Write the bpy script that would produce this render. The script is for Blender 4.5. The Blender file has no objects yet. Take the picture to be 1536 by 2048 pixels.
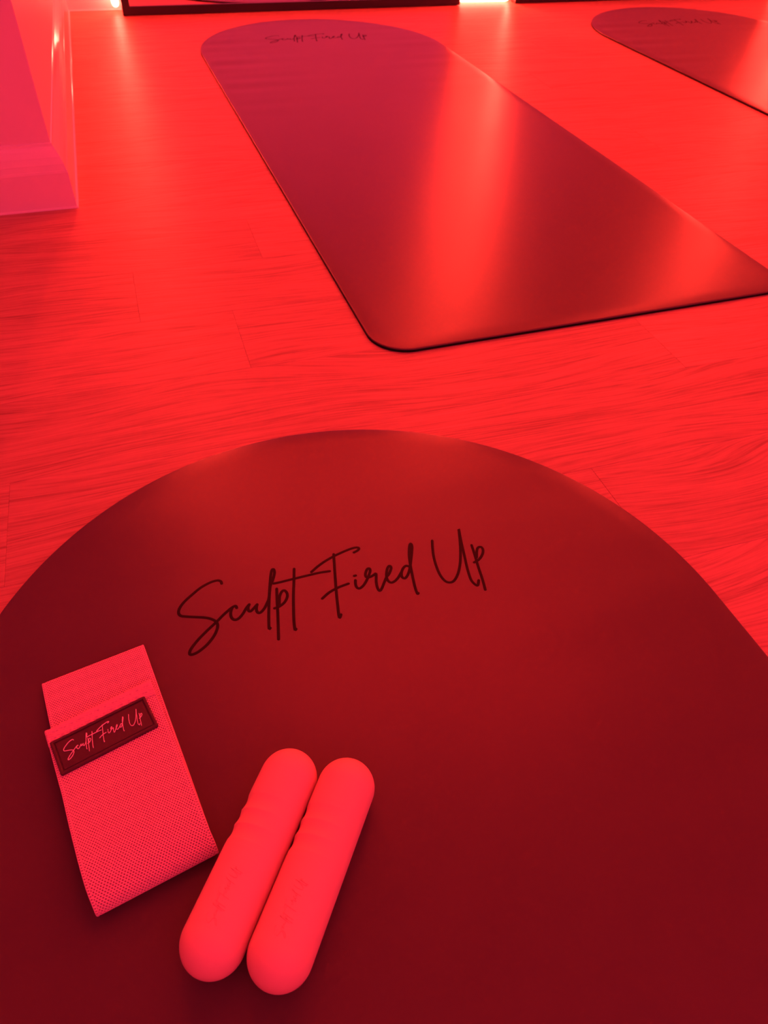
import bpy, bmesh, math, random
import numpy as np
from mathutils import Vector, Matrix

random.seed(7)
scene = bpy.context.scene
col = scene.collection

# ------------------------------------------------------------------ camera
def make_camera():
    cam = bpy.data.cameras.new('camera')
    cam.sensor_fit = 'VERTICAL'
    cam.sensor_height = 36.0
    cam.sensor_width = 27.0
    cam.lens = 25.2527
    cam.clip_start = 0.01
    cam.clip_end = 50
    cam.dof.use_dof = True
    cam.dof.focus_distance = 0.62
    cam.dof.aperture_fstop = 14.0
    o = bpy.data.objects.new('camera', cam)
    r = Vector((0.94485273, -0.32526921, 0.0381216))
    u = Vector((0.20791928, 0.68572197, 0.69753491))
    f = Vector((0.25302744, 0.65114155, -0.71553602))
    m = Matrix((r, u, -f)).transposed().to_4x4()
    m.translation = (0, 0, 0.53)
    o.matrix_world = m
    col.objects.link(o)
    scene.camera = o
make_camera()

# ------------------------------------------------------------------ world, exposure, large lights
world = bpy.data.worlds.new('world')
world.use_nodes = True
world.node_tree.nodes['Background'].inputs[0].default_value = (0, 0, 0, 1)
world.node_tree.nodes['Background'].inputs[1].default_value = 0
scene.world = world
scene.view_settings.view_transform = 'Standard'
scene.view_settings.look = 'None'
scene.view_settings.gamma = 1
scene.view_settings.use_curve_mapping = False
scene.view_settings.exposure = -0.15

def area_light(name, loc, target, sx, sy, power, color):
    d = bpy.data.lights.new(name, 'AREA')
    d.shape = 'RECTANGLE'; d.size = sx; d.size_y = sy
    d.energy = power; d.color = color
    o = bpy.data.objects.new(name, d)
    o.location = loc
    o.rotation_euler = (Vector(target) - Vector(loc)).to_track_quat('-Z', 'Y').to_euler()
    col.objects.link(o)
    return o
TUBE = (1.0, 0.036, 0.022)
TUBE_L = 140.0
area_light('wall_light_pink', (1.3, -2.9, 1.5), (1.0, 0.6, 0.9), 5.4, 1.9, 27, (1.0, 0.042, 0.175))
area_light('ceiling_light_pink', (1.3, -1.65, 2.6), (1.3, -1.65, 0), 5.4, 2.5, 61, (1.0, 0.042, 0.175))
area_light('ceiling_light_red', (0.95, 1.85, 2.6), (0.9, 1.7, 0), 1.7, 1.0, 34, (1.0, 0.022, 0.020))

# pen strokes of the lettering, millimetres from the mat's arch centre
STROKES = [
[(-100.7,146.8),(-100.9,149.3),(-102.8,151.2),(-105.8,151.7),(-110.9,151.0),(-119.5,147.7),(-128.4,141.8),(-136.2,135.7),(-140.9,130.1),(-142.5,125.0),(-141.1,121.4),(-136.6,119.1),(-129.3,116.3),(-122.0,113.5),(-116.7,110.4),(-113.1,106.4),(-112.1,102.4),(-113.7,97.3),(-117.5,91.3),(-123.8,85.0),(-131.1,80.3),(-136.5,78.6),(-139.2,79.2),(-139.2,81.8),(-136.8,85.6),(-130.2,92.3),(-121.5,99.2),(-112.7,105.6),(-105.9,111.0),(-100.3,114.9),(-96.1,117.4),(-93.3,117.8),(-92.9,115.4)],
[(-96.1,117.4),(-98.3,113.6),(-99.4,108.9),(-98.7,105.0),(-96.4,103.0),(-93.0,103.8),(-88.9,107.5),(-84.9,112.6),(-81.6,115.8)],
[(-81.6,115.8),(-83.2,112.7),(-83.4,109.2),(-81.8,108.2),(-78.8,110.3),(-74.8,113.7)],
[(-74.8,113.7),(-76.1,110.5),(-76.6,106.8),(-75.6,104.3),(-73.1,104.5),(-69.4,107.8),(-65.7,113.1),(-63.5,116.9),(-60.7,125.3),(-58.7,131.4),(-55.5,136.5),(-51.9,144.4),(-51.5,149.2),(-53.3,149.0),(-55.8,142.9),(-58.8,132.8),(-62.5,119.3),(-67.0,101.3),(-69.3,90.7),(-70.3,84.9),(-69.3,85.3)],
[(-54.1,125.9),(-56.4,114.7),(-59.4,98.9),(-63.0,81.4),(-65.0,71.8)],
[(-56.9,112.3),(-59.4,98.9),(-61.3,89.5)],
[(-55.9,108.1),(-53.5,116.5),(-50.3,121.4),(-47.7,121.9),(-46.3,118.2),(-47.2,113.8),(-50.2,109.5),(-53.9,106.8),(-57.8,105.3),(-60.9,105.0)],
[(-33.2,144.2),(-36.9,130.1),(-41.7,112.8),(-46.0,94.7),(-48.2,84.1),(-49.1,77.0),(-48.0,77.7)],
[(-55.3,132.7),(-48.9,132.5),(-36.3,132.7),(-22.5,132.8),(-11.8,132.7),(-2.2,131.7)],
[(-18.7,135.8),(-11.6,140.4),(-3.2,144.6),(6.4,148.2),(15.9,150.8),(25.2,152.6),(30.8,152.6),(32.8,150.9),(30.7,148.6),(26.6,147.2)],
[(7.3,150.7),(4.6,139.4),(1.1,124.6),(-2.2,110.4),(-4.9,97.8),(-6.8,88.2),(-8.3,80.8),(-8.3,77.6),(-6.3,80.6)],
[(-17.3,102.8),(-10.2,107.2),(-2.3,110.1),(4.1,111.4),(10.3,112.2)],
[(18.2,119.4),(19.6,119.5)],
[(17.7,114.1),(16.5,109.9),(16.4,105.8),(18.5,103.9),(22.7,105.9),(27.2,110.4),(31.0,115.4),(34.3,120.6),(34.6,123.7),(32.3,123.6),(29.2,119.1),(28.4,115.4),(31.1,113.8),(35.3,114.8),(38.4,116.2),(37.6,112.5),(35.5,106.2),(34.5,99.7),(35.2,95.7),(38.1,97.8),(42.7,104.0),(46.6,109.0),(50.5,112.5),(54.5,118.4),(53.8,121.3),(50.8,118.7),(47.5,111.8),(46.4,105.9),(48.1,102.0),(51.7,102.0),(56.6,105.1),(61.9,110.5)],
[(71.9,114.6),(68.8,116.6),(64.9,114.3),(61.5,109.1),(60.7,104.6),(62.8,102.7),(66.7,105.9),(71.1,112.4),(76.0,122.2),(82.0,135.2),(83.4,140.6),(82.6,141.7),(80.0,137.5),(76.0,127.1),(72.9,115.0),(70.7,104.7),(68.2,91.5),(67.4,83.9),(67.5,82.0),(68.6,82.7)],
[(104.7,139.2),(101.2,129.3),(98.2,118.6),(96.4,107.8),(95.8,96.9),(97.5,88.6),(101.2,85.5),(106.1,86.6),(112.7,93.2),(119.4,103.9),(125.4,116.8),(131.2,131.9),(136.0,146.1),(131.7,130.0),(127.6,112.8),(123.6,96.2),(121.5,82.7),(123.0,76.0),(125.0,74.9),(128.1,79.8)],
[(139.6,122.2),(137.4,109.8),(134.4,94.4),(132.2,80.9),(129.4,67.9)],
[(137.8,106.4),(142.1,115.0),(145.2,117.8),(147.9,116.9),(147.5,112.5),(144.3,107.7),(139.2,103.5),(133.0,101.3)]]

# ------------------------------------------------------------------ helpers
def tag(o, label=None, category=None, group=None, kind=None):
    if label: o['label'] = label
    if category: o['category'] = category
    if group: o['group'] = group
    if kind: o['kind'] = kind
    return o

def link(name, me, mat, parent=None, smooth=False):
    o = bpy.data.objects.new(name, me)
    if mat and not me.materials: me.materials.append(mat)
    if smooth:
        me.polygons.foreach_set('use_smooth', [True] * len(me.polygons))
    col.objects.link(o)
    if parent: o.parent = parent
    return o

def mesh_obj(name, verts, faces, mat, parent=None, smooth=False):
    me = bpy.data.meshes.new(name)
    me.from_pydata([tuple(v) for v in verts], [], faces)
    me.validate()
    me.update()
    bm = bmesh.new(); bm.from_mesh(me)
    bmesh.ops.recalc_face_normals(bm, faces=bm.faces[:])
    bm.to_mesh(me); bm.free()
    return link(name, me, mat, parent, smooth)

def empty(name, loc, rz=0.0):
    o = bpy.data.objects.new(name, None)
    o.location = loc; o.rotation_euler = (0, 0, rz)
    o.empty_display_size = 0.05
    col.objects.link(o)
    return o

def box_mesh(name, x0, x1, y0, y1, z0, z1, bevel=0.0, seg=2):
    bm = bmesh.new()
    bmesh.ops.create_cube(bm, size=1)
    for v in bm.verts:
        v.co = ((x0 + x1) / 2 + v.co.x * (x1 - x0), (y0 + y1) / 2 + v.co.y * (y1 - y0), (z0 + z1) / 2 + v.co.z * (z1 - z0))
    if bevel:
        bmesh.ops.bevel(bm, geom=bm.edges[:], offset=bevel, segments=seg, affect='EDGES', clamp_overlap=True)
    me = bpy.data.meshes.new(name); bm.to_mesh(me); bm.free()
    return me

def copy_tree(o, parent=None):
    c = o.copy(); col.objects.link(c)
    c.parent = parent
    for ch in list(o.children):
        copy_tree(ch, c)
    return c

def catmull(pts, n):
    pts = [np.array(p, float) for p in pts]
    if len(pts) < 2: return pts
    P = [2 * pts[0] - pts[1]] + pts + [2 * pts[-1] - pts[-2]]
    out = []
    for i in range(1, len(P) - 2):
        p0, p1, p2, p3 = P[i - 1:i + 3]
        for k in range(n):
            t = k / n
            out.append(0.5 * (2 * p1 + (p2 - p0) * t + (2 * p0 - 5 * p1 + 4 * p2 - p3) * t * t + (3 * p1 - p0 - 3 * p2 + p3) * t ** 3))
    out.append(pts[-1])
    return out

# ------------------------------------------------------------------ materials
def new_mat(name):
    m = bpy.data.materials.new(name); m.use_nodes = True
    return m, m.node_tree, m.node_tree.nodes['Principled BSDF']

def N(nt, t, **kw):
    n = nt.nodes.new(t)
    for k, v in kw.items():
        if k.startswith('i_'):
            key = k[2:]
            n.inputs[int(key) if key.isdigit() else key].default_value = v
        else: setattr(n, k, v)
    return n

def simple_mat(name, color, rough, spec=0.5, metal=0.0, noise=0.0, scale=400.0, coat=0.0):
    m, nt, b = new_mat(name)
    b.inputs['Base Color'].default_value = (*color, 1)
    b.inputs['Roughness'].default_value = rough
    b.inputs['Specular IOR Level'].default_value = spec
    b.inputs['Metallic'].default_value = metal
    b.inputs['Coat Weight'].default_value = coat
    if noise:
        tc = N(nt, 'ShaderNodeTexCoord')
        no = N(nt, 'ShaderNodeTexNoise', i_Scale=scale, i_Detail=4.0)
        bu = N(nt, 'ShaderNodeBump', i_Strength=noise, i_Distance=0.001)
        nt.links.new(tc.outputs['Object'], no.inputs['Vector'])
        nt.links.new(no.outputs['Fac'], bu.inputs['Height'])
        nt.links.new(bu.outputs['Normal'], b.inputs['Normal'])
    return m

def wood_mat():
    m, nt, b = new_mat('oak_plank')
    L = nt.links.new
    tc = N(nt, 'ShaderNodeTexCoord')
    oi = N(nt, 'ShaderNodeObjectInfo')
    off = N(nt, 'ShaderNodeVectorMath', operation='SCALE'); off.inputs[0].default_value = (37.0, 91.0, 53.0)
    L(oi.outputs['Random'], off.inputs['Scale'])
    add = N(nt, 'ShaderNodeVectorMath', operation='ADD')
    L(tc.outputs['Object'], add.inputs[0]); L(off.outputs[0], add.inputs[1])
    # slow sideways drift of the fibres (cathedral figure)
    mp0 = N(nt, 'ShaderNodeMapping'); mp0.inputs['Scale'].default_value = (2.4, 8.0, 1)
    L(add.outputs[0], mp0.inputs['Vector'])
    warp = N(nt, 'ShaderNodeTexNoise', i_Scale=1.0, i_Detail=1.0, i_Roughness=0.4)
    L(mp0.outputs[0], warp.inputs['Vector'])
    wv = N(nt, 'ShaderNodeCombineXYZ')
    wm = N(nt, 'ShaderNodeMath', operation='MULTIPLY', i_1=0.105); L(warp.outputs['Fac'], wm.inputs[0])
    L(wm.outputs[0], wv.inputs['Y'])
    dri = N(nt, 'ShaderNodeVectorMath', operation='ADD')
    L(add.outputs[0], dri.inputs[0]); L(wv.outputs[0], dri.inputs[1])
    mp1 = N(nt, 'ShaderNodeMapping'); mp1.inputs['Scale'].default_value = (12.0, 330.0, 1)
    L(dri.outputs[0], mp1.inputs['Vector'])
    fib = N(nt, 'ShaderNodeTexNoise', i_Scale=1.0, i_Detail=3.0, i_Roughness=0.6)
    L(mp1.outputs[0], fib.inputs['Vector'])
    mp2 = N(nt, 'ShaderNodeMapping'); mp2.inputs['Scale'].default_value = (2.4, 75.0, 1)
    L(dri.outputs[0], mp2.inputs['Vector'])
    brd = N(nt, 'ShaderNodeTexNoise', i_Scale=1.0, i_Detail=2.0, i_Roughness=0.5)
    L(mp2.outputs[0], brd.inputs['Vector'])
    a2 = N(nt, 'ShaderNodeMath', operation='MULTIPLY', i_1=0.70); L(fib.outputs['Fac'], a2.inputs[0])
    a3 = N(nt, 'ShaderNodeMath', operation='MULTIPLY', i_1=0.30); L(brd.outputs['Fac'], a3.inputs[0])
    s2 = N(nt, 'ShaderNodeMath', operation='ADD'); L(a2.outputs[0], s2.inputs[0]); L(a3.outputs[0], s2.inputs[1])
    ramp = N(nt, 'ShaderNodeValToRGB')
    e = ramp.color_ramp.elements
    e[0].position = 0.30; e[0].color = (0.26, 0.146, 0.100, 1)
    e[1].position = 0.70; e[1].color = (0.53, 0.31, 0.22, 1)
    e2 = ramp.color_ramp.elements.new(0.50); e2.color = (0.445, 0.26, 0.18, 1)
    L(s2.outputs[0], ramp.inputs['Fac'])
    hs = N(nt, 'ShaderNodeHueSaturation')
    vr = N(nt, 'ShaderNodeMapRange', i_3=0.93, i_4=1.05); L(oi.outputs['Random'], vr.inputs[0])
    L(vr.outputs[0], hs.inputs['Value']); L(ramp.outputs['Color'], hs.inputs['Color'])
    L(hs.outputs['Color'], b.inputs['Base Color'])
    b.inputs['Roughness'].default_value = 0.40
    b.inputs['Specular IOR Level'].default_value = 0.15
    bu = N(nt, 'ShaderNodeBump', i_Strength=0.5, i_Distance=0.0009)
    L(s2.outputs[0], bu.inputs['Height']); L(bu.outputs['Normal'], b.inputs['Normal'])
    return m

def mat_mat():
    m, nt, b = new_mat('mat_polyurethane')
    L = nt.links.new
    b.inputs['Base Color'].default_value = (0.078, 0.046, 0.050, 1)
    b.inputs['Specular IOR Level'].default_value = 0.38
    b.inputs['Specular Tint'].default_value = (1.0, 0.68, 0.66, 1)
    tc = N(nt, 'ShaderNodeTexCoord')
    n1 = N(nt, 'ShaderNodeTexNoise', i_Scale=6.0, i_Detail=3.0)
    L(tc.outputs['Object'], n1.inputs['Vector'])
    rr = N(nt, 'ShaderNodeMapRange', i_3=0.285, i_4=0.32); L(n1.outputs['Fac'], rr.inputs[0])
    L(rr.outputs[0], b.inputs['Roughness'])
    return m

def knit_mat():
    m, nt, b = new_mat('knit_elastic')
    L = nt.links.new
    at = N(nt, 'ShaderNodeAttribute', attribute_name='hole_shade')
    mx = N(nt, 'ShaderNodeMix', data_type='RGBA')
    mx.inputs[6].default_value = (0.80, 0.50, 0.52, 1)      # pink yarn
    mx.inputs[7].default_value = (0.16, 0.07, 0.08, 1)      # shade painted into the holes between the stitches
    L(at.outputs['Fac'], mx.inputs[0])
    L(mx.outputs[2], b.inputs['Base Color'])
    b.inputs['Roughness'].default_value = 0.75
    b.inputs['Specular IOR Level'].default_value = 0.25
    b.inputs['Sheen Weight'].default_value = 0.15
    tc = N(nt, 'ShaderNodeTexCoord')
    n2 = N(nt, 'ShaderNodeTexNoise', i_Scale=2200.0, i_Detail=2.0)
    L(tc.outputs['Object'], n2.inputs['Vector'])
    bu = N(nt, 'ShaderNodeBump', i_Strength=0.3, i_Distance=0.0003)
    L(n2.outputs['Fac'], bu.inputs['Height']); L(bu.outputs['Normal'], b.inputs['Normal'])
    return m

def emit_mat(name, color, strength):
    m = bpy.data.materials.new(name); m.use_nodes = True
    nt = m.node_tree; nt.nodes.clear()
    e = N(nt, 'ShaderNodeEmission'); e.inputs[0].default_value = (*color, 1); e.inputs[1].default_value = strength
    o = N(nt, 'ShaderNodeOutputMaterial'); nt.links.new(e.outputs[0], o.inputs[0])
    return m

M_wood = wood_mat()
M_sub = simple_mat('underlay', (0.12, 0.09, 0.07), 0.9)
M_wall = simple_mat('wall_paint', (0.86, 0.86, 0.85), 0.45, 0.4)
M_ceil = simple_mat('ceiling_paint', (0.75, 0.73, 0.72), 0.8)
M_trim = simple_mat('gloss_trim_paint', (0.86, 0.86, 0.85), 0.10, 0.5)
M_black = simple_mat('black_frame_metal', (0.02, 0.018, 0.018), 0.35, 0.4)
M_mirror = simple_mat('mirror_silver', (0.86, 0.86, 0.86), 0.015, 0.5, metal=1.0)
M_mat = mat_mat()
M_ink = simple_mat('dark_ink', (0.012, 0.005, 0.006), 0.6, 0.12)
M_sole = simple_mat('mat_rubber_side', (0.008, 0.006, 0.006), 0.8, 0.15)
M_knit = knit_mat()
M_twill = simple_mat('twill_tape', (0.72, 0.44, 0.46), 0.7, 0.25, noise=0.25, scale=1800)
M_rub = simple_mat('label_rubber', (0.06, 0.03, 0.035), 0.5, 0.3)
M_letter = simple_mat('pink_rubber_letters', (0.95, 0.85, 0.84), 0.5, 0.4)
M_bar = simple_mat('pink_silicone', (0.79, 0.50, 0.40), 0.55, 0.35)
M_tube = emit_mat('red_light_tube', TUBE, TUBE_L)
M_clip = simple_mat('tube_end_cap', (0.7, 0.66, 0.64), 0.4)

# ------------------------------------------------------------------ structure: floor of oak planks
XL, XR, YF, YB, ZC = -1.6, 4.2, -3.0, 2.756, 2.65
floor = link('floor', box_mesh('floor', XL - .1, XR + .1, YF - .1, YB + .1, -0.06, -0.012), M_sub)
tag(floor, kind='structure')
ROT = math.radians(-1.2)
PW, PL = 0.143, 1.22
joints = {0: 0.109, 1: -0.015, 2: 0.18, -1: 0.659, -2: -0.17, -3: 0.437, 3: 0.47, 4: -0.13, 5: 0.71, 6: 0.33, 7: 1.05, 8: 0.58, 9: -0.02}
plank_cache = {}
def plank(x0, x1, y0):
    ln = round(x1 - x0, 4)
    if ln not in plank_cache:
        g = 0.00004
        plank_cache[ln] = box_mesh('plank', -ln / 2 + g, ln / 2 - g, -PW / 2 + g, PW / 2 - g, -0.012, 0.0, 0.0003, 1)
        plank_cache[ln].materials.append(M_wood)
    o = bpy.data.objects.new('plank', plank_cache[ln])
    c, s = math.cos(ROT), math.sin(ROT)
    x, y = (x0 + x1) / 2, y0 + PW / 2 - 0.775
    o.location = (x * c - y * s, x * s + y * c + 0.775, random.uniform(-0.0001, 0.0))
    o.rotation_euler = (0, 0, ROT)
    col.objects.link(o); o.parent = floor
for k in range(-27, 15):
    y0 = 0.775 + PW * k
    j = joints.get(k, (k * 0.417) % PL)
    x = j - PL * math.ceil((j - XL) / PL)
    while x < XR:
        a, b2 = max(x, XL - .06), min(x + PL, XR + .06)
        if b2 - a > 0.05: plank(a, b2, y0)
        x += PL

# ------------------------------------------------------------------ walls, ceiling, baseboards
def wall(name, *b): return tag(link(name, box_mesh(name, *b), M_wall), kind='structure')
wall('wall_back', XL - .1, XR + .1, YB, YB + .1, 0, ZC)
wall('wall_front', XL - .1, XR + .1, YF - .1, YF, 0, ZC)
wall('wall_right', XR, XR + .1, YF, YB, 0, ZC)
tag(link('ceiling', box_mesh('ceiling', XL - .1, XR + .1, YF - .1, YB + .1, ZC, ZC + .08), M_ceil), kind='structure')
wall('wall_outer_left', XL - .1, XL, YF, 1.329, 0, ZC)
# the projecting wall at the left: front face at y=1.329, return face slightly skewed
cA, cB = (-0.091, 1.329), (-0.0513, YB)
v = [(XL - .1, cA[1], 0), (cA[0], cA[1], 0), (cB[0], cB[1], 0), (XL - .1, cB[1], 0)]
v += [(x, y, ZC) for x, y, _ in v]
wl = mesh_obj('wall_left', v, [(0, 1, 5, 4), (1, 2, 6, 5), (2, 3, 7, 6), (3, 0, 4, 7), (4, 5, 6, 7), (0, 3, 2, 1)], M_wall)
bm = bmesh.new(); bm.from_mesh(wl.data)
ed = [e for e in bm.edges if all(abs(vv.co.x - cA[0]) < 1e-4 and abs(vv.co.y - cA[1]) < 1e-4 for vv in e.verts)]
bmesh.ops.bevel(bm, geom=ed, offset=0.0015, segments=2, affect='EDGES'); bm.to_mesh(wl.data); bm.free()
tag(wl, kind='structure')

PROF = [(0.0185, 0.0), (0.0184, 0.0012), (0.0172, 0.0026), (0.0160, 0.0032), (0.0158, 0.057), (0.0150, 0.0605), (0.0146, 0.0610), (0.0128, 0.070), (0.0095, 0.080), (0.0055, 0.089), (0.0028, 0.0945), (0.0016, 0.0985), (0.0, 0.0995)]
def baseboard(name, path):
    # path: (point, outward offset direction incl. mitre factor) at both ends
    vs, fs = [], []
    n = len(PROF)
    for (p, d) in path:
        for t, z in PROF:
            vs.append((p[0] + d[0] * t, p[1] + d[1] * t, z))
        vs.append((p[0], p[1], 0.0))
    m = n + 1
    for s in range(len(path) - 1):
        for i in range(m):
            a, b2 = s * m + i, s * m + (i + 1) % m
            fs.append((a, b2, b2 + m, a + m))
    fs.append(tuple(range(m))); fs.append(tuple(range((len(path) - 1) * m, len(path) * m)))
    return tag(mesh_obj(name, vs, fs, M_trim), kind='structure')
dn = Vector((cB[1] - cA[1], -(cB[0] - cA[0]))).normalized()     # normal of the return face (towards +x)
mit = Vector((dn.x, dn.y)) + Vector((0, -1)); mit = mit / mit.dot(dn)
baseboard('baseboard_front', [((XL, cA[1]), (0, -1)), (cA, (mit.x, mit.y))])
baseboard('baseboard_left', [(cA, (mit.x, mit.y)), ((cB[0] - .0004, YB - .016), (dn.x, dn.y))])
baseboard('baseboard_back', [((cB[0] - .0005, YB), (0, -1)), ((XR, YB), (0, -1))])

# ------------------------------------------------------------------ mirrors
MY, MD, MH, FW = 2.653, 0.030, 2.2, 0.0225
def make_mirror(x0, x1, label):
    w = x1 - x0
    r = empty('wall_mirror', (x0 + w / 2, MY, 0.001))
    r.rotation_euler = (math.radians(-1.6), 0, 0)      # leans back against the wall
    tag(r, label, 'mirror', 'black framed mirrors along the back wall')
    def bar(a, b2, c, d):   # mitred trapezoid bars: outer a-b, inner c-d in x,z
        q = [a, b2, d, c]
        vs = [(x, 0.0, z) for x, z in q] + [(x, MD, z) for x, z in q]
        o = mesh_obj('frame_bar', vs, [(0, 1, 2, 3), (7, 6, 5, 4), (0, 4, 5, 1), (1, 5, 6, 2), (2, 6, 7, 3), (3, 7, 4, 0)], M_black, r)
        return o
    h = w / 2
    O = [(-h, 0.001), (h, 0.001), (h, MH), (-h, MH)]
    I = [(-h + FW, FW), (h - FW, FW), (h - FW, MH - FW), (-h + FW, MH - FW)]
    for i in range(4):
        bar(O[i], O[(i + 1) % 4], I[i], I[(i + 1) % 4])
    link('mirror_glass', box_mesh('mirror_glass', -h + FW, h - FW, 0.006, 0.010, FW, MH - FW), M_mirror, r)
    link('backing_board', box_mesh('backing_board', -h + FW, h - FW, 0.0105, MD - .004, FW, MH - FW), M_black, r)
    return r
make_mirror(0.115, 1.204, 'black framed wall mirror at the left, behind the mat with three visible edges')
make_mirror(1.410, 2.496, 'black framed wall mirror right of the glowing floor-level light gap')
make_mirror(2.700, 3.786, 'third black framed wall mirror, beyond the right edge of the photo')

# ------------------------------------------------------------------ light tubes
def tube(name, pts, r, mat, parent=None, seg=12):
    pts = [Vector(p) for p in pts]
    vs, fs = [], []
    rings = []
    def ring(c, t, rad):
        a = Vector((0, 1, 0)) if abs(t.y) < .9 else Vector((1, 0, 0))
        u = t.cross(a).normalized(); w = t.cross(u).normalized()
        rings.append(len(vs))
        for i in range(seg):
            th = 2 * math.pi * i / seg
            vs.append(c + (u * math.cos(th) + w * math.sin(th)) * rad)
    t0 = (pts[1] - pts[0]).normalized()
    for k in (0.15, .5, .8): ring(pts[0] - t0 * r * math.sqrt(1 - k * k), t0, r * k)
    for i, p in enumerate(pts):
        a = pts[i] - pts[i - 1] if i else pts[1] - pts[0]
        b2 = pts[i + 1] - pts[i] if i < len(pts) - 1 else pts[-1] - pts[-2]
        ring(p, (a.normalized() + b2.normalized()).normalized(), r)
    t1 = (pts[-1] - pts[-2]).normalized()
    for k in (.8, .5, 0.15): ring(pts[-1] + t1 * r * math.sqrt(1 - k * k), t1, r * k)
    for a, b2 in zip(rings[:-1], rings[1:]):
        for i in range(seg):
            fs.append((a + i, a + (i + 1) % seg, b2 + (i + 1) % seg, b2 + i))
    fs.append(tuple(range(seg))); fs.append(tuple(range(rings[-1], rings[-1] + seg)))
    return mesh_obj(name, vs, fs, mat, parent, True)
def arc(c, r, a0, a1, y, n=6):
    return [(c[0] + r * math.cos(a0 + (a1 - a0) * i / n), y, c[1] + r * math.sin(a0 + (a1 - a0) * i / n)) for i in range(n + 1)]
TR = 0.0075
def u_tube(xl, xr, label):
    o = empty('light_tube', ((xl + xr) / 2, 2.68, 0))
    tag(o, label, 'light', 'red light tubes around the mirrors')
    h = (xr - xl) / 2
    yl, yr, yb = 0.022, 0.004, 0.004
    pts = [(-h, yl, 2.17), (-h, yl, 0.3), (-h, yl, 0.06)]
    pts += [(x, yb + (yl - yb) * max(0, (0.03 - (x + h)) / .03), z) for x, _, z in arc((-h + .014, TR + .0155), .014, math.pi, 1.5 * math.pi, 0)]
    pts += [(x, yr, z) for x, _, z in arc((h - .014, TR + .0155), .014, 1.5 * math.pi, 2 * math.pi, 0)]
    pts += [(h, yr, 0.06), (h, yr, 0.3), (h, yr, 2.17)]
    t = tube('glowing_tube', pts, TR, M_tube, o)
    return o
u_tube(1.2145, 1.3985, 'glowing red light tube bent in a U between the first two mirrors')
u_tube(2.5065, 2.6895, 'glowing red light tube in the gap right of the second mirror, outside the photo')
lt = empty('light_tube', (0.1005, 2.705, 0))
tag(lt, 'glowing red light tube beside the left edge of the leftmost mirror', 'light', 'red light tubes around the mirrors')
for xa, xb, lb in ((0.14, 1.18, 'left'), (1.435, 2.47, 'second'), (2.725, 3.76, 'third')):
    tt = empty('light_tube', ((xa + xb) / 2, 2.728, 2.222))
    tag(tt, 'glowing red light tube along the top of the %s mirror, above the photo' % lb, 'light', 'red light tubes around the mirrors')
    tube('glowing_tube', [(-(xb - xa) / 2, 0, 0), (0, 0, 0), ((xb - xa) / 2, 0, 0)], 0.009, M_tube, tt)
tube('glowing_tube', [(0, 0, 0.024), (0, 0, 0.3), (0, 0, 2.17)], 0.0105, M_tube, lt)

# ------------------------------------------------------------------ mats
MATW, MATL, MT, RC = 0.6754, 0, 0.0064, 0.052
R0 = MATW / 2
YB0 = 0.7497 - 2.1856                 # foot end relative to the arch centre
def sdf(x, y):                        # distance inside the outline
    ax = abs(x)
    if y >= 0: return R0 - math.hypot(x, y)
    d = min(R0 - ax, y - YB0)
    qx, qy = ax - (R0 - RC), (YB0 + RC) - y
    if qx > 0 and qy > 0: d = RC - math.hypot(qx, qy)
    return d
def mat_z(x, y):
    d = max(sdf(x, y), 0.0)
    z = MT
    if d < 0.024: z -= 0.0017 * ((0.024 - d) / 0.024) ** 2
    if d < 0.0012: z -= 0.0012 - math.sqrt(max(0.0, 0.0012 ** 2 - (0.0012 - d) ** 2))
    # faint ripples left from being rolled up, strongest along the left edge of the arch end
    k = max(0.0, min(1.0, (y + 0.55) / 0.35)) * max(0.0, min(1.0, d / 0.02))
    e = math.exp(-((x + 0.30) / 0.13) ** 2) + 0.35 * math.exp(-((x - 0.26) / 0.12) ** 2)
    z += 0.00048 * k * e * (math.sin(y * 62 + 3 * x) + 0.6 * math.sin(y * 97 - 5 * x + 1.3))
    return z
def half_width(y):
    if y >= 0: return math.sqrt(max(0.0, R0 * R0 - y * y))
    t = (YB0 + RC) - y
    if t > 0: return R0 - RC + math.sqrt(max(0.0, RC * RC - t * t))
    return R0
def mat_mesh():
    ys = [YB0 + RC * (1 - math.cos(t)) for t in np.linspace(0, math.pi / 2, 16)]
    ys += list(np.arange(YB0 + RC + .01, -0.0001, 0.0085))
    ys += [R0 * math.sin(t) for t in np.linspace(0, math.pi / 2 - 0.004, 110)]
    edge = [0, .00015, .0004, .0008, .0012, .003, .006, .009, .012, .016, .020, .025, .030]
    vs, fs = [], []
    nc = None
    for y in ys:
        hw = half_width(y)
        sc = min(1.0, hw / 0.06)
        left = [-hw + e * sc for e in edge]
        mid = list(np.linspace(-hw + .030 * sc, hw - .030 * sc, 42)[1:-1])
        xs = left + mid + [-a for a in reversed(left)]
        nc = len(xs)
        for x in xs: vs.append((x, y, mat_z(x, y)))
    nr = len(ys)
    for r in range(nr - 1):
        for c in range(nc - 1):
            a = r * nc + c
            fs.append((a, a + 1, a + nc + 1, a + nc))
    loop = [r * nc for r in range(nr)] + [(nr - 1) * nc + c for c in range(1, nc - 1)] + [r * nc + nc - 1 for r in reversed(range(nr))] + [c for c in reversed(range(1, nc - 1))]
    b0 = len(vs)
    for i in loop: vs.append((vs[i][0], vs[i][1], 0.0))
    n = len(loop)
    for i in range(n):
        j = (i + 1) % n
        fs.append((loop[i], loop[j], b0 + j, b0 + i))
    fs.append(tuple(range(b0, b0 + n)))
    return vs, fs, (nr - 1) * (nc - 1)

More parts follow.
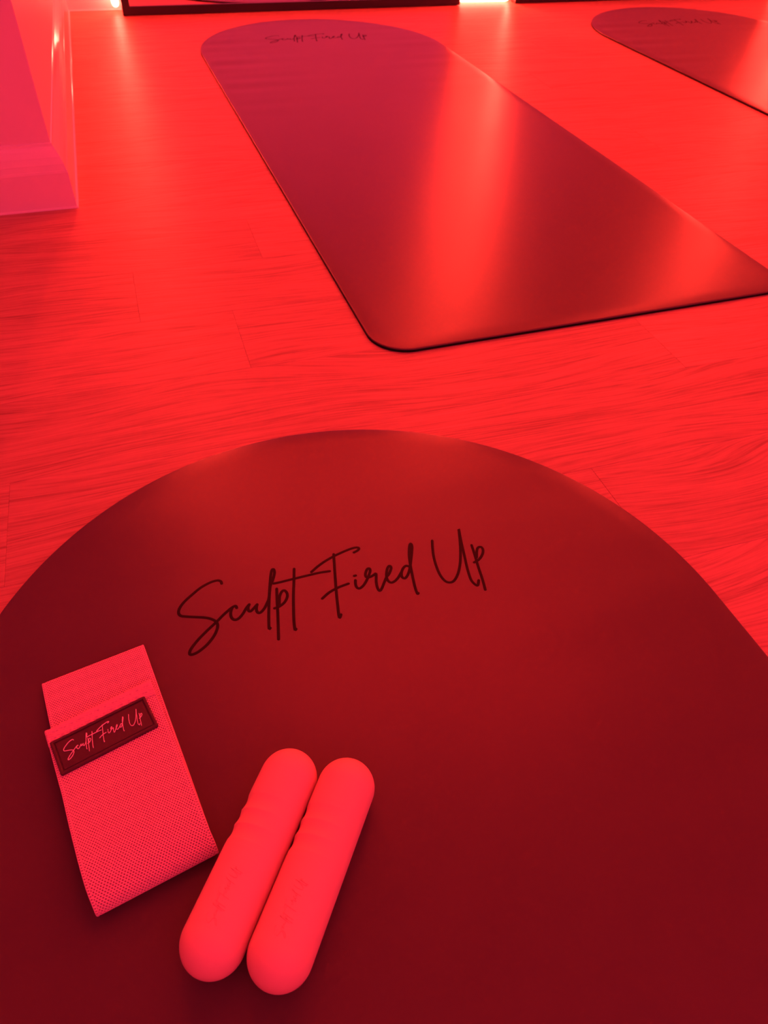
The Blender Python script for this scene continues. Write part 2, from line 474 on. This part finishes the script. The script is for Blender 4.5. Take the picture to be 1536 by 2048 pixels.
def ribbon(strokes, fmap, hw, h, n=6, taper=0.75):
    """raised pen strokes: fmap(x, y, height) -> point"""
    vs, fs = [], []
    for st in strokes:
        p = catmull(st, n)
        q = [p[0]]
        for a in p[1:]:
            if np.linalg.norm(a - q[-1]) > hw * 0.25: q.append(a)
        if len(q) < 2: q = [p[0], p[-1]]
        p = q
        t0 = (p[1] - p[0]) / np.linalg.norm(p[1] - p[0]); t1 = (p[-1] - p[-2]) / np.linalg.norm(p[-1] - p[-2])
        pts = [(p[0] - t0 * hw * s, math.sqrt(max(0.0, 1 - s * s)) + .02) for s in (1, .85, .5)] + [(a, 1.0) for a in p] + [(p[-1] + t1 * hw * s, math.sqrt(max(0.0, 1 - s * s)) + .02) for s in (.5, .85, 1)]
        base = len(vs)
        for i, (a, k) in enumerate(pts):
            b0, b1 = pts[max(i - 1, 0)][0], pts[min(i + 1, len(pts) - 1)][0]
            t = b1 - b0; ln = np.linalg.norm(t)
            t = t / ln if ln > 1e-12 else t0
            nn = np.array((-t[1], t[0]))
            for o, z in ((-1, 0), (-taper, h), (0, h * 1.02), (taper, h), (1, 0)):
                c = a + nn * o * hw * k
                vs.append(fmap(c[0], c[1], z))
        for i in range(len(pts) - 1):
            for c in range(4):
                a = base + i * 5 + c
                fs.append((a, a + 1, a + 6, a + 5))
        fs.append(tuple(base + c for c in range(5))); fs.append(tuple(base + (len(pts) - 1) * 5 + c for c in range(5)))
    return vs, fs
S_M = [[(x / 1000, y / 1000) for x, y in s] for s in STROKES]

def make_mat(cx, cy, label):
    r = empty('exercise_mat', (cx, cy, 0.0))
    tag(r, label, 'mat', 'arched exercise mats on the plank floor')
    vs, fs, nt_ = mat_mesh()
    me = bpy.data.meshes.new('mat_sheet'); me.from_pydata(vs, [], fs); me.update()
    me.materials.append(M_mat); me.materials.append(M_sole)
    mi = [0] * nt_ + [1] * (len(fs) - nt_)
    me.polygons.foreach_set('material_index', mi)
    me.polygons.foreach_set('use_smooth', [i == 0 for i in mi])
    bm = bmesh.new(); bm.from_mesh(me); bmesh.ops.recalc_face_normals(bm, faces=bm.faces[:]); bm.to_mesh(me); bm.free()
    link('mat_sheet', me, None, r)
    vs, fs = ribbon(S_M, lambda x, y, h: (x, y, mat_z(x, y) + 0.00002 + h), 0.00138, 0.00012)
    mesh_obj('lettering', vs, fs, M_ink, r)
    return r
near = make_mat(0.1131, 0.2862, 'dark arched mat in the foreground carrying the stretch band and two hand weights')
m2 = copy_tree(near); m2.location = (0.6107, 2.1856, 0)
m2['label'] = 'empty dark arched mat lying whole in the middle, in front of the left mirror'
m3 = copy_tree(near); m3.location = (1.8264, 2.1856, 0)
m3['label'] = 'dark arched mat at the top right, cut off by the photo edge'

# ------------------------------------------------------------------ hand weights
def make_bar(p0, p1, r, label):
    p0, p1 = np.array(p0), np.array(p1)
    d = (p1 - p0); cl = np.linalg.norm(d); d = d / cl
    left = np.array((d[1], -d[0])) if d[0] * 0 + 1 else None
    left = np.array((-(-d[1]), -d[0]))
    if left[0] > 0: left = -left
    ln = cl + 2 * r
    root = empty('hand_weight', ((p0[0] + p1[0]) / 2, (p0[1] + p1[1]) / 2, MT), math.atan2(-d[1], -d[0]) - math.pi / 2)
    tag(root, label, 'weight', 'pink hand weights on the foreground mat')
    # local frame: +y towards the far end, -x = left flank, z up; s runs from the far tip
    cusps = (0.0425, 0.0535, 0.0640, 0.0745)
    def radius(s, th):
        if s < r: b = math.sqrt(max(0, r * r - (r - s) ** 2))
        elif s > ln - r: b = math.sqrt(max(0, r * r - (s - ln + r) ** 2))
        else: b = r
        w = math.cos((th - math.radians(158)) / 2 * 1.0)
        a = abs((th - math.radians(142) + math.pi) % (2 * math.pi) - math.pi)
        w = max(0.0, math.cos(min(a / math.radians(92), 1.0) * math.pi / 2)) ** 1.1
        dep = 0.0
        if cusps[0] - .004 < s < cusps[-1] + .004:
            for c0, c1 in zip(cusps[:-1], cusps[1:]):
                if c0 <= s <= c1:
                    t = (s - c0) / (c1 - c0)
                    dep = 0.0002 + 0.0010 * math.sin(math.pi * t)
            if s < cusps[0]: dep = 0.0002 * (s - cusps[0] + .004) / .004
            if s > cusps[-1]: dep = 0.0002 * (cusps[-1] + .004 - s) / .004
        return b - dep * w
    def P(s, th, h=0.0):
        R = radius(s, th) + h
        return (R * math.cos(th), ln / 2 - s, r + R * math.sin(th))
    ss = [r * (1 - math.cos(t)) for t in np.linspace(0.02, math.pi / 2, 22)]
    ss += list(np.linspace(r, ln - r, 190)[1:-1])
    ss += [ln - r * (1 - math.cos(t)) for t in np.linspace(math.pi / 2, 0.02, 22)]
    seg = 96
    vs, fs = [], []
    for s in ss:
        for i in range(seg): vs.append(P(s, 2 * math.pi * i / seg))
    for a in range(len(ss) - 1):
        for i in range(seg):
            j = (i + 1) % seg
            fs.append((a * seg + i, a * seg + j, (a + 1) * seg + j, (a + 1) * seg + i))
    fs.append(tuple(range(seg))); fs.append(tuple(range((len(ss) - 1) * seg, len(ss) * seg)))
    mesh_obj('silicone_body', vs, fs, M_bar, root, True)
    # shallow moulded lettering, read along the bar from the near end
    k = 0.117
    def fm(x, y, h):
        s = 0.1085 - (x - 0.0027) * k
        th = math.pi / 2 + ((y - 0.110) * k + BAR_T) / r
        return P(s, th, h - 0.00003)
    vs, fs = ribbon(S_M, fm, 0.00026, 0.00032, 4, 0.4)
    mesh_obj('moulded_lettering', vs, fs, M_bar, root, True)
    return root
BAR_T = 0.0015
make_bar((0.0258, 0.2261), (-0.0421, 0.1399), 0.0204, 'left one of two pink finger-grooved hand weights, touching the band')
make_bar((0.0628, 0.2067), (-0.0048, 0.1204), 0.0204, 'right one of two pink finger-grooved hand weights, farther from the band')

# ------------------------------------------------------------------ folded stretch band
BW = 0.082
# path of the strip: mid point x, y, height, turn of the cross direction (degrees)
PATH = [(-0.0983, 0.3290, 0.0190, 15.0), (-0.0955, 0.3160, 0.0195, 14.8), (-0.0928, 0.3020, 0.0201, 14.5), (-0.0898, 0.2870, 0.0208, 14.0), (-0.0867, 0.2715, 0.0217, 13.2),
        (-0.0835, 0.2530, 0.0232, 12.2), (-0.0795, 0.2320, 0.0250, 11.0), (-0.0765, 0.2160, 0.0253, 10.4), (-0.0740, 0.2030, 0.0232, 10.2),
        (-0.0718, 0.1935, 0.0190, 10.2), (-0.0711, 0.1895, 0.0138, 10.3), (-0.0715, 0.1912, 0.0090, 10.4), (-0.0728, 0.1975, 0.0066, 10.5),
        (-0.0760, 0.2160, 0.0060, 10.6), (-0.0830, 0.2600, 0.0060, 10.8), (-0.0920, 0.3150, 0.0060, 10.4), (-0.1005, 0.3680, 0.0060, 9.8),
        (-0.1017, 0.3748, 0.0068, 9.7), (-0.1020, 0.3766, 0.0082, 9.7), (-0.1016, 0.3745, 0.0098, 9.7), (-0.1000, 0.3640, 0.0112, 9.9),
        (-0.0965, 0.3420, 0.0136, 10.4), (-0.0935, 0.3230, 0.0150, 11.0), (-0.0900, 0.3000, 0.0158, 11.6), (-0.0870, 0.2800, 0.0166, 11.8), (-0.0840, 0.2620, 0.0172, 11.8)]
def resample(path, step, n=24):
    p = np.array(catmull(path, n))
    sg = np.linalg.norm(np.diff(p[:, :3], axis=0), axis=1)
    s = np.concatenate([[0], np.cumsum(sg)])
    m = int(s[-1] / step) + 1
    t = np.linspace(0, s[-1], m)
    return t, np.stack([np.interp(t, s, p[:, i]) for i in range(4)], 1)
def frames(p):
    a = np.radians(p[:, 3])
    U = np.stack([np.cos(a), np.sin(a), 0 * a], 1)
    T = np.gradient(p[:, :3], axis=0); T /= np.linalg.norm(T, axis=1)[:, None]
    Nn = np.cross(U, T); Nn = -Nn / np.linalg.norm(Nn, axis=1)[:, None]
    return U, T, Nn
def sheet(name, t, p, us, thick, disp, hole_shade, mat, parent, flip=1.0):
    U, T, Nn = frames(p)
    if Nn[0, 2] < 0: Nn = -Nn
    A, Sg = np.meshgrid(us, t)
    D = disp(A, Sg)
    V = p[:, None, :3] + U[:, None, :] * us[None, :, None] + Nn[:, None, :] * (thick / 2 + D)[:, :, None]
    nr, nc = A.shape
    V1 = V.reshape(-1, 3)
    C1 = hole_shade(A, Sg).reshape(-1) if hole_shade else np.zeros(nr * nc)
    idx = np.arange(nr * nc).reshape(nr, nc)
    F = np.stack([idx[:-1, :-1], idx[:-1, 1:], idx[1:, 1:], idx[1:, :-1]], -1).reshape(-1, 4)
    # under side, coarse
    uc = np.linspace(us[0], us[-1], 9)
    st = 4
    ri = np.unique(np.concatenate([np.arange(0, nr, st), [nr - 1]]))
    W = (p[ri][:, None, :3] + U[ri][:, None, :] * uc[None, :, None] - Nn[ri][:, None, :] * thick / 2)
    i2 = np.arange(len(ri) * 9).reshape(len(ri), 9) + len(V1)
    F2 = np.stack([i2[:-1, :-1], i2[1:, :-1], i2[1:, 1:], i2[:-1, 1:]], -1).reshape(-1, 4)
    # selvage walls joining both sides
    Fw = []
    for k in range(len(ri) - 1):
        for cV, cW, fl in ((0, 0, False), (nc - 1, 8, True)):
            chain = [idx[r, cV] for r in range(ri[k], ri[k + 1] + 1)]
            poly = chain + [i2[k + 1, cW], i2[k, cW]]
            Fw.append(tuple(int(x) for x in (reversed(poly) if fl else poly)))
    for r, k in ((0, 0), (nr - 1, len(ri) - 1)):
        Fw.append(tuple(int(x) for x in list(idx[r, :]) + list(i2[k, ::-1])))
    allV = np.concatenate([V1, W.reshape(-1, 3)])
    faces = [tuple(f) for f in np.concatenate([F, F2]).tolist()] + Fw
    me = bpy.data.meshes.new(name)
    me.from_pydata(allV.tolist(), [], faces); me.update()
    at = me.attributes.new('hole_shade', 'FLOAT', 'POINT')
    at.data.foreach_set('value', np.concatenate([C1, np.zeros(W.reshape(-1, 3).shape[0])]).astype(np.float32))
    o = link(name, me, mat, parent)
    me.polygons.foreach_set('use_smooth', [True] * len(F) + [False] * (len(faces) - len(F)))
    return o
band = empty('stretch_band', (-0.086, 0.28, MT))
tag(band, 'folded pink knitted stretch band with a dark rubber label, left of the hand weights', 'band')
inv = Vector(band.location)
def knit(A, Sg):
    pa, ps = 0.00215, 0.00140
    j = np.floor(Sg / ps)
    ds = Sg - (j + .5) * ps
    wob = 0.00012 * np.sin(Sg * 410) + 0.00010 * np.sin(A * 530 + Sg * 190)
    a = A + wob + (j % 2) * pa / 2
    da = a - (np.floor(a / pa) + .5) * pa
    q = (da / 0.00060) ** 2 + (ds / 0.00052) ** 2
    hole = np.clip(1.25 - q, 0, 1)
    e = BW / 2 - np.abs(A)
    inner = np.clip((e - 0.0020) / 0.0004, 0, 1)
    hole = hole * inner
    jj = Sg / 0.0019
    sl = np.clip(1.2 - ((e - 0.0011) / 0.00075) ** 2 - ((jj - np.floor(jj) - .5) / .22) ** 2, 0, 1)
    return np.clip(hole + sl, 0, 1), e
def k_disp(A, Sg):
    h, e = knit(A, Sg)
    edge = -0.0006 * np.clip(1 - e / 0.0007, 0, 1) ** 2
    groove = -0.0003 * np.exp(-((e - 0.0021) / 0.0003) ** 2)
    yarn = 0.00004 * np.sin(Sg / 0.00140 * 2 * np.pi + A * 900)
    return -0.00075 * h + edge + groove + yarn
def k_shade(A, Sg):  # mask for the shade coloured into stitch holes and selvage dashes
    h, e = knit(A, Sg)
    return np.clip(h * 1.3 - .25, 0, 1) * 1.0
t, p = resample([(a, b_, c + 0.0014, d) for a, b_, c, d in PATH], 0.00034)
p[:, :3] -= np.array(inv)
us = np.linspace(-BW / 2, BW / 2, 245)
sheet('knitted_strip', t, p, us, 0.0017, k_disp, k_shade, M_knit, band)

# hem: twill tape folded over the end of the strip
t2, p2 = resample([(a, b_, c + 0.0014, d) for a, b_, c, d in PATH[:6]], 0.0004)
p2[:, :3] -= np.array(inv)
U2, T2, N2 = frames(p2)
if N2[0, 2] < 0: N2 = -N2
def on_top(s, u, h):
    i = int(np.clip(np.searchsorted(t2, s), 0, len(t2) - 1))
    b = p2[i, :3] + T2[i] * (s - t2[i])
    return b + U2[i] * u + N2[i] * (0.00085 + h)
hem_path = []
for s, h in ((0.0134, 0.0000), (0.0100, 0.0004), (0.0060, 0.0005), (0.0020, 0.0005), (-0.0004, 0.0001), (-0.0011, -0.0008), (-0.0004, -0.0019), (0.0030, -0.0022), (0.0080, -0.0022)):
    b = on_top(s, 0, h); hem_path.append((b[0], b[1], b[2], 15.0))
t3, p3 = resample(hem_path, 0.00022)
def h_disp(A, Sg):
    tw = np.sin((A * 0.30 + Sg) / 0.0019 * 2 * np.pi)
    e = BW / 2 + .0002 - np.abs(A)
    row = np.exp(-((Sg - 0.0048) / 0.0004) ** 2) + np.exp(-((Sg - 0.0098) / 0.0004) ** 2)
    return 0.00034 * tw - 0.0007 * np.clip(1 - e / 0.0012, 0, 1) ** 2 - 0.0006 * row * (np.sin(A / 0.0028 * 2 * np.pi) > -0.2)
sheet('hem_tape', t3, p3, np.linspace(-BW / 2 - .0002, BW / 2 + .0002, 240), 0.0014, h_disp, None, M_twill, band)

# rubber label with a raised rim, and its raised lettering
LU0, LU1, LS0, LS1 = -0.0388, 0.0334, 0.0112, 0.0415
def rrect(off, rad, n=4):
    a0, a1, b0, b1 = LU0 + off, LU1 - off, LS0 + off, LS1 - off
    r_ = max(rad - off, 0.0004)
    out = []
    for (cx, cy, st) in ((a1 - r_, b1 - r_, 0), (a0 + r_, b1 - r_, 90), (a0 + r_, b0 + r_, 180), (a1 - r_, b0 + r_, 270)):
        for i in range(n + 1):
            th = math.radians(st + 90 * i / n)
            out.append((cx + r_ * math.cos(th), cy + r_ * math.sin(th)))
    return out
i_mid = int(np.searchsorted(t2, 0.026))
LB, LU, LT, LN = p2[i_mid, :3], U2[i_mid], T2[i_mid], N2[i_mid]
LT = LT - LU * (LT @ LU); LT /= np.linalg.norm(LT)
def on_label(u, s, h): return LB + LU * u + LT * (s - t2[i_mid]) + LN * (0.00085 + h)
prof = [(0.0, -0.0002), (0.0, 0.0015), (0.0003, 0.0021), (0.0008, 0.0023), (0.0018, 0.0023), (0.0022, 0.0021), (0.0024, 0.0012), (0.0030, 0.0012), (0.0033, 0.0016), (0.0037, 0.0017)]
vs, fs = [], []
for off, h in prof:
    for u, s in rrect(off, 0.0012): vs.append(on_label(u, s, h))
n = 20
for k in range(len(prof) - 1):
    for i in range(n):
        fs.append((k * n + i, k * n + (i + 1) % n, (k + 1) * n + (i + 1) % n, (k + 1) * n + i))
fs.append(tuple(range((len(prof) - 1) * n, len(prof) * n))); fs.append(tuple(range(n)))
lab = mesh_obj('rubber_label', vs, fs, M_rub, band)
lab['label'] = 'dark rubber label with raised rim'
kk = 0.200
vs, fs = ribbon(S_M, lambda x, y, h: on_label(-0.0027 + (x - 0.0027) * kk, 0.0263 - (y - 0.110) * kk, 0.0017 + h), 0.00105, 0.0006, 5, 0.66)
le = mesh_obj('raised_lettering', vs, fs, M_letter, lab)
le['label'] = 'pale pink raised lettering'
